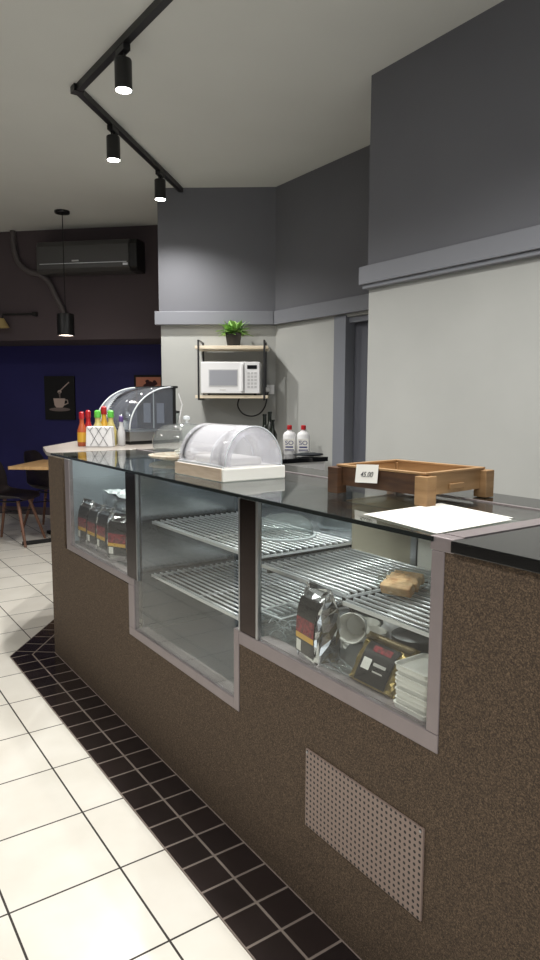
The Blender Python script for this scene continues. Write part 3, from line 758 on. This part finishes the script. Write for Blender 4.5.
def cleaner(label, loc):
    t = thing('cleaner_bottle', label, 'bottle', loc, math.radians(-38), 'white bottles by the door wall'); t.scale = (1.05,1.05,.9)
    build('bottle_body', MB().lathe([(.040,0),(.043,.008),(.043,.165),(.036,.185),(.016,.2),(.015,.215)],n=24).rot(Matrix.Diagonal((1.1,.8,1,1))), 'white', t, smooth='auto')
    build('cap', MB().lathe([(.018,.212),(.018,.245),(.013,.25),(.003,.25)],n=18), 'redcap', t, smooth='auto')
    lb = build('label', MB().box(-.038,-.0365,.035,.038,-.0345,.135), 'paper', t)
    text_part('label_text', 'SO', .05, 'bluelabel', lb, Matrix.Translation((0,-.0372,.10)) @ Matrix.Rotation(PI/2,4,'X'))
    build('label_stripe', MB().box(-.028,-.0372,.06,.028,-.0366,.072).box(-.034,-.0372,.038,.034,-.0366,.046), 'bluelabel', lb)
cleaner('left white bottle with red cap and blue letters on the corner cabinet', (3.05,4.15,.9485))
cleaner('right white bottle with red cap and blue letters on the corner cabinet', (3.13,4.08,.9485))
def wine(label, loc, s, lab):
    t = thing('dark_bottle', label, 'bottle', loc, 0, 'dark bottles on the corner cabinet')
    build('bottle_body', MB().lathe([(.034*s,0),(.036*s,.006),(.036*s,.17*s),(.014*s,.215*s),(.013*s,.28*s),(.015*s,.282*s),(.015*s,.295*s)],n=24), 'darkglass', t, smooth='auto')
    build('label', MB().lathe([(.0366*s,.05*s),(.0366*s,.12*s)],n=24,close=False), lab, t, smooth=True)
wine('dark bottle with yellow label left of the white red-capped bottles', (2.955,4.235,.9485), .9, 'yellow')
wine('tall dark bottle half hidden by the frosted cover', (2.84,4.18,.9485), 1.05, 'grey')
wine('slim dark bottle between the white bottles and the shelf wall', (2.98,4.315,.9485), 1.1, 'bagblack')
o = build('folded_cloth', blob(.11,.06,.014,91,.2,20,8), 'dampcloth', smooth=True); o.location = (3.07,3.93,.9485); o.rotation_euler.z = -.5
tag(o, 'dark folded cloth on the black corner worktop', 'cloth')
gk = A0+tA*.14+nA*.2
gr = thing('coffee_grinder', 'black coffee grinder with clear hopper behind the clear cake dome', 'grinder', (gk.x,gk.y,.9185), rzA)
build('grinder_body', MB().box(-.06,-.08,0,.06,.08,.22), 'black', gr, bevel=.012, seg=3)
build('hopper', MB().lathe([(.03,.22),(.055,.30),(.056,.335),(.05,.34)],n=24), 'plastic_clear', gr, smooth='auto')
build('hopper_lid', MB().lathe([(.058,.338),(.058,.352),(.02,.36),(.002,.362)],n=24), 'black', gr, smooth='auto')

# ---------------------------------------------------------------- far end: air conditioner, pipes, pictures, pendant, table, chairs
rzF = math.atan2(tF.y,tF.x)
ac_c = F0+tF*.96+nF*.115
ac = thing('air_conditioner', 'dark grey split air conditioner high on the dark far wall', 'air conditioner', (ac_c.x+.02,ac_c.y-.02,2.612), rzF)
prof = [(-.11,.03),(-.11,.25),(-.085,.30),(.112,.31),(.112,0),(-.06,0)]
build('housing', MB().prism([(p[0],p[1]) for p in prof],-.47,.50,'x'), 'acbody', ac, bevel=.008)
build('end_cap', MB().prism([(p[0]*1.03,p[1]) for p in prof],.502,.585,'x'), 'black', ac, bevel=.01)
build('louvre', MB().box(-.43,-.122,.035,.44,-.111,.075), 'acbody', ac, bevel=.002)
build('louvre_strip', MB().box(-.43,-.124,.078,.48,-.112,.083), 'wire', ac)
build('status_light', MB().box(.44,-.118,.05,.49,-.111,.07), 'wire', ac)
build('logo_plate', MB().box(-.09,-.116,.10,-.02,-.111,.113), 'grey', ac)
Pf = lambda s, d, z: F0+tF*s+nF*d+Vector((0,0,z))
o = build('conduit_pipe', MB().tube(smoothpts([Pf(.17,.045,3.075),Pf(.175,.045,2.92),(Pf(.22,.045,2.76)),Pf(.33,.05,2.665),Pf(.45,.06,2.635),Pf(.56,.06,2.55),Pf(.62,.05,2.42),Pf(.70,.045,2.26),Pf(.73,.045,2.15)]),.028,10), mat('pipe_grey',(84,78,78),.6), smooth=True)
tag(o, 'grey lagged pipe curving from the ceiling to below the air conditioner', 'pipe')
# wall lamp at the far left
wl = thing('wall_lamp', 'small tan-shaded lamp on a dark arm at the left edge of the far wall', 'wall lamp', tuple((F0+tF*(.07)+nF*.03).xy)+(2.16,), rzF)
build('arm', MB().tube([(.30,.0,.08),(-.05,-.02,.08)],.010,8).tube([(-.05,-.02,.08),(-.05,-.03,.02)],.008,8), 'blackmatte', wl)
build('backplate', MB().box(.28,-.01,.06,.32,.028,.10), 'blackmatte', wl)
build('lamp_shade', MB().lathe([(.05,.03),(.10,-.06),(.096,-.06),(.046,.028)],(-.05,-.09,0),24), 'tan', wl, smooth='auto')
# pictures on blue wall
Gf = lambda s: G0+tF*s+nF*.002
def fl(px): pass
pc = Gf(.25)
pt = thing('cup_picture', 'black canvas picture of a coffee cup and spoon on the blue wall', 'picture', (pc.x,pc.y,1.13), rzF)
build('canvas', MB().box(-.185,-.025,0,.185,0,.50), 'blackmatte', pt)
mb = MB(); n = 16
cupp = [(-.075,.245),(-.062,.165),(-.04,.14),(.035,.14),(.058,.165),(.07,.245)]
build('cup_image', MB().prism(cupp,-.0275,-.0255,'y').tube([(.066,-.0275,.228),(.10,-.0275,.225),(.105,-.0275,.19),(.062,-.0275,.172)],.006,6), 'cupwhite', pt)
build('saucer_image', MB().prism([(.13*math.cos(2*PI*i/24), .118+.022*math.sin(2*PI*i/24)) for i in range(24)],-.0272,-.0255,'y'), 'cupshade', pt)
build('spoon_image', MB().tube([(.01,-.0275,.33),(.06,-.0275,.375),(.125,-.0275,.43)],.006,6).prism([(.004+.024*math.cos(2*PI*i/16), .32+.02*math.sin(2*PI*i/16)) for i in range(16)],-.0275,-.0255,'y'), 'cupwhite', pt)
build('pouring_image', MB().prism([(-.012,.32),(.016,.32),(.012,.25),(.004,.246)],-.0275,-.0255,'y'), 'cupshade', pt)
oc = Gf(1.33)
op = thing('orange_picture', 'small peach and maroon picture in a black frame above the display case', 'picture', (oc.x,oc.y,1.42), rzF)
build('frame', MB().box(-.17,-.02,-.10,.17,0,.22), 'blackmatte', op)
build('image', MB().box(-.145,-.024,-.075,.145,-.0205,.195), 'peach', op)
mb = MB(); rnd = random.Random(3)
for (x,z,r) in ((.02,.10,.05),(.03,.02,.055),(-.01,.145,.022),(.075,.13,.03),(.085,.06,.028),(-.075,.04,.02),(-.045,.0,.022),(-.09,-.01,.016),(-.035,.10,.02),(.05,-.045,.03)):
    mb.prism([(x+r*(1+.25*math.sin(3*2*PI*i/14+x*40))*math.cos(2*PI*i/14), z+r*math.sin(2*PI*i/14)) for i in range(14)],-.0262,-.0245,'y')
build('motif', mb, 'maroon', op)
# pendant lamp
pd = thing('pendant_lamp', 'black cylinder pendant lamp hanging on a long cord from the ceiling', 'pendant lamp', (2.075,6.37,H))
build('ceiling_rose', MB().lathe([(.065,-.022),(.068,-.018),(.068,-.001),(.01,-.0005)],n=28), 'black', pd, smooth='auto')
build('cord', MB().tube([(0,0,-.02),(0,0,-.925)],.004,8), 'blackmatte', pd)
build('lamp_shade', MB().lathe([(.02,-.92),(.076,-.925),(.078,-.93),(.078,-1.125),(.072,-1.125),(.072,-.94),(.02,-.94)],n=32), 'black', pd, smooth='auto')
build('bulb_diffuser', MB().lathe([(.071,-1.119),(.071,-1.112)],n=28), 'lamp_dim', pd)
# table
tb = thing('cafe_table', 'pale wood square table with black pedestal behind the counter end', 'table', (2.04,6.46,0), math.atan2(.77,.64))
build('table_top', MB().box(-.375,-.375,.722,.375,.375,.75), 'tablewood', tb, bevel=.002)
build('pedestal', MB().tube([(0,0,.03),(0,0,.72)],.035,14), 'blackmatte', tb)
build('top_plate', MB().box(-.2,-.03,.70,.2,.03,.7215).box(-.03,-.2,.70,.03,.2,.7215), 'blackmatte', tb)
for k in range(4):
    mx = Matrix.Rotation(PI/4+k*PI/2,4,'Z')
    build('foot', MB().box(.0,-.03,.0,.42,.03,.03,mx), 'blackmatte', tb, bevel=.004)
# chairs
def chair(label, loc, rz):
    t = thing('shell_chair', label, 'chair', loc, rz, 'shell chairs at the cafe table')
    # local: sitter faces +x
    prof = [(.21,.425),(.19,.445),(.10,.44),(0,.43),(-.10,.432),(-.165,.46),(-.20,.53),(-.22,.62),(-.235,.71),(-.245,.79),(-.25,.83)]
    hw = [.18,.215,.225,.23,.23,.225,.22,.215,.205,.17,.10]
    lift = [.0,.02,.04,.055,.065,.06,.03,.0,0,0,0]; fwd = [0,0,0,0,0,.02,.06,.08,.07,.05,.03]
    rows = []
    for (x,z), w, l, f in zip(prof,hw,lift,fwd):
        rows.append([(x+f*abs(u)**2.5, w*u, z+l*abs(u)**2.5) for u in [i/6 for i in range(-6,7)]])
    o = build('shell', MB().grid(rows), 'shell', t, smooth=True, solid=.008)
    sb = o.modifiers.new('smooth','SUBSURF'); sb.levels = 1; sb.render_levels = 1
    build('seat_frame', MB().tube([(.12,-.12,.41),(.12,.12,.41),(-.12,.12,.41),(-.12,-.12,.41),(.12,-.12,.41)],.008,6).tube([(.14,.13,.30),(-.14,-.13,.30)],.005,6).tube([(.14,-.13,.30),(-.14,.13,.30)],.005,6), 'black', t)
    for sx in (-1,1):
        for sy in (-1,1):
            build('leg', MB().tube([(sx*.225,sy*.215,0),(sx*.12,sy*.115,.415)],.012,10,.017), 'legwood', t, smooth='auto')
    return t
ch = chair('dark shell chair with wooden legs at the left edge by the table corner', (1.58,6.62,0), math.atan2(-.64,.77))
copy_tree(ch, 'dark shell chair behind the table, partly hidden by the counter end', (2.09,7.07,0), math.atan2(-.64,.77)-.1)

# ---------------------------------------------------------------- track lights
TZ = H-.0005
tr = thing('light_track', 'black angled ceiling light track carrying three spotlights', 'light track', (1.36,3.85,TZ))
tb0 = Vector((1.36,3.852,0)); 
def seg3(p0, p1): 
    p0 = Vector(p0); p1 = Vector(p1); d = (p1-p0).normalized(); n = Vector((-d.y,d.x,0)); w = .018
    q = [p0+n*w, p0-n*w, p1-n*w, p1+n*w]
    return MB().prism([(v.x-1.36,v.y-3.85) for v in q],-.035,0)
build('rail', seg3((1.44,.4,0),(1.362,3.87,0)), 'black', tr)
build('rail', seg3((1.355,3.846,0),(2.66,5.135,0)), 'black', tr)
build('corner_joint', MB().box(-.028,-.028,-.037,.028,.032,0), 'black', tr)
def spot(label, x, y, rz, tilt, energy, size=2.5, col=(1,.98,.95)):
    t = thing('track_spotlight', label, 'spotlight', (x,y,TZ-.0355), rz, 'spotlights on the ceiling track')
    build('adapter', MB().box(-.018,-.05,-.03,.018,.05,0), 'black', t, bevel=.002)
    build('yoke', MB().box(-.004,-.026,-.07,.004,-.012,-.028).box(-.004,.012,-.07,.004,.026,-.028).tube([(0,-.03,-.066),(0,.03,-.066)],.006,8), 'black', t)
    R_ = Matrix.Translation((0,0,-.05)) @ Matrix.Rotation(tilt,4,'X')
    build('lamp_head', MB().lathe([(.012,-.0),(.040,-.005),(.042,-.01),(.042,-.145),(.038,-.145),(.036,-.13),(.012,-.13)],n=28).rot(R_), 'black', t, smooth='auto')
    lens = build('lens', MB().lathe([(.0375,-.1455),(.0375,-.135)],n=28).rot(R_), 'lamp_on', t)
    L = bpy.data.lights.new('spot_beam','SPOT'); L.energy = energy; L.spot_size = size; L.spot_blend = .95; L.shadow_soft_size = .03; L.color = col
    lo = bpy.data.objects.new('spot_beam', L); COL.objects.link(lo)
    lo.matrix_world = Matrix.Translation((x,y,TZ-.0355)) @ Matrix.Rotation(rz,4,'Z') @ R_ @ Matrix.Translation((0,0,-.185))
    return t
spot('nearest track spotlight, on the straight run of the ceiling track', 1.378,3.25,0,0,110)
spot('middle track spotlight, nearest to the bend of the ceiling track', 1.70,4.19,-PI/4,0,110)
spot('farthest track spotlight, near the grey shelf wall', 2.30,4.78,-PI/4,0,90)

# added unseen beams and ceiling fill, and daylight from the shopfront
def area(name, loc, rot, sx, sy, e, col=(1,1,1)):
    L = bpy.data.lights.new(name,'AREA'); L.shape = 'RECTANGLE'; L.size = sx; L.size_y = sy; L.energy = e; L.color = col
    o = bpy.data.objects.new(name, L); COL.objects.link(o); o.location = loc; o.rotation_euler = rot; return o
def lamp(name, loc, e, size=2.55):
    L = bpy.data.lights.new(name,'SPOT'); L.energy = e; L.spot_size = size; L.spot_blend = .95; L.shadow_soft_size = .05; L.color = (1,.98,.95)
    o = bpy.data.objects.new(name, L); COL.objects.link(o); o.location = loc; return o
lamp('added_beam', (1.32,1.9,H-.24), 95)  # unseen beams without heads, added beside the rail to light the counter
lamp('added_beam', (1.36,1.05,H-.24), 125)
area('ceiling_fill', (-.6,1.8,H-.03), (0,0,0), .3, 1.2, 36, (1,.98,.955))  # unseen area lights added as general fill from above
area('ceiling_fill', (-.6,-1.2,H-.03), (0,0,0), .3, 1.2, 36, (1,.98,.955))
area('ceiling_fill', (-1.0,5.0,H-.03), (0,0,0), .3, 1.2, 30, (1,.98,.955))
area('shopfront_daylight', (-.6,-2.9,1.4), (math.radians(90),0,0), 3.5, 2.2, 40, (.95,.97,1))
pL = bpy.data.lights.new('pendant_glow','POINT'); pL.energy = 3; pL.shadow_soft_size = .06; pL.color = (1,.9,.85)
po = bpy.data.objects.new('pendant_glow', pL); COL.objects.link(po); po.location = (2.075,6.37,H-1.16)

w = bpy.data.worlds.new('world'); sc.world = w; w.use_nodes = True
w.node_tree.nodes['Background'].inputs[0].default_value = (.75,.8,.9,1); w.node_tree.nodes['Background'].inputs[1].default_value = .25
sc.view_settings.view_transform = 'Standard'; sc.view_settings.look = 'None'; sc.view_settings.gamma = 1; sc.view_settings.exposure = 0
sc.view_settings.use_curve_mapping = False
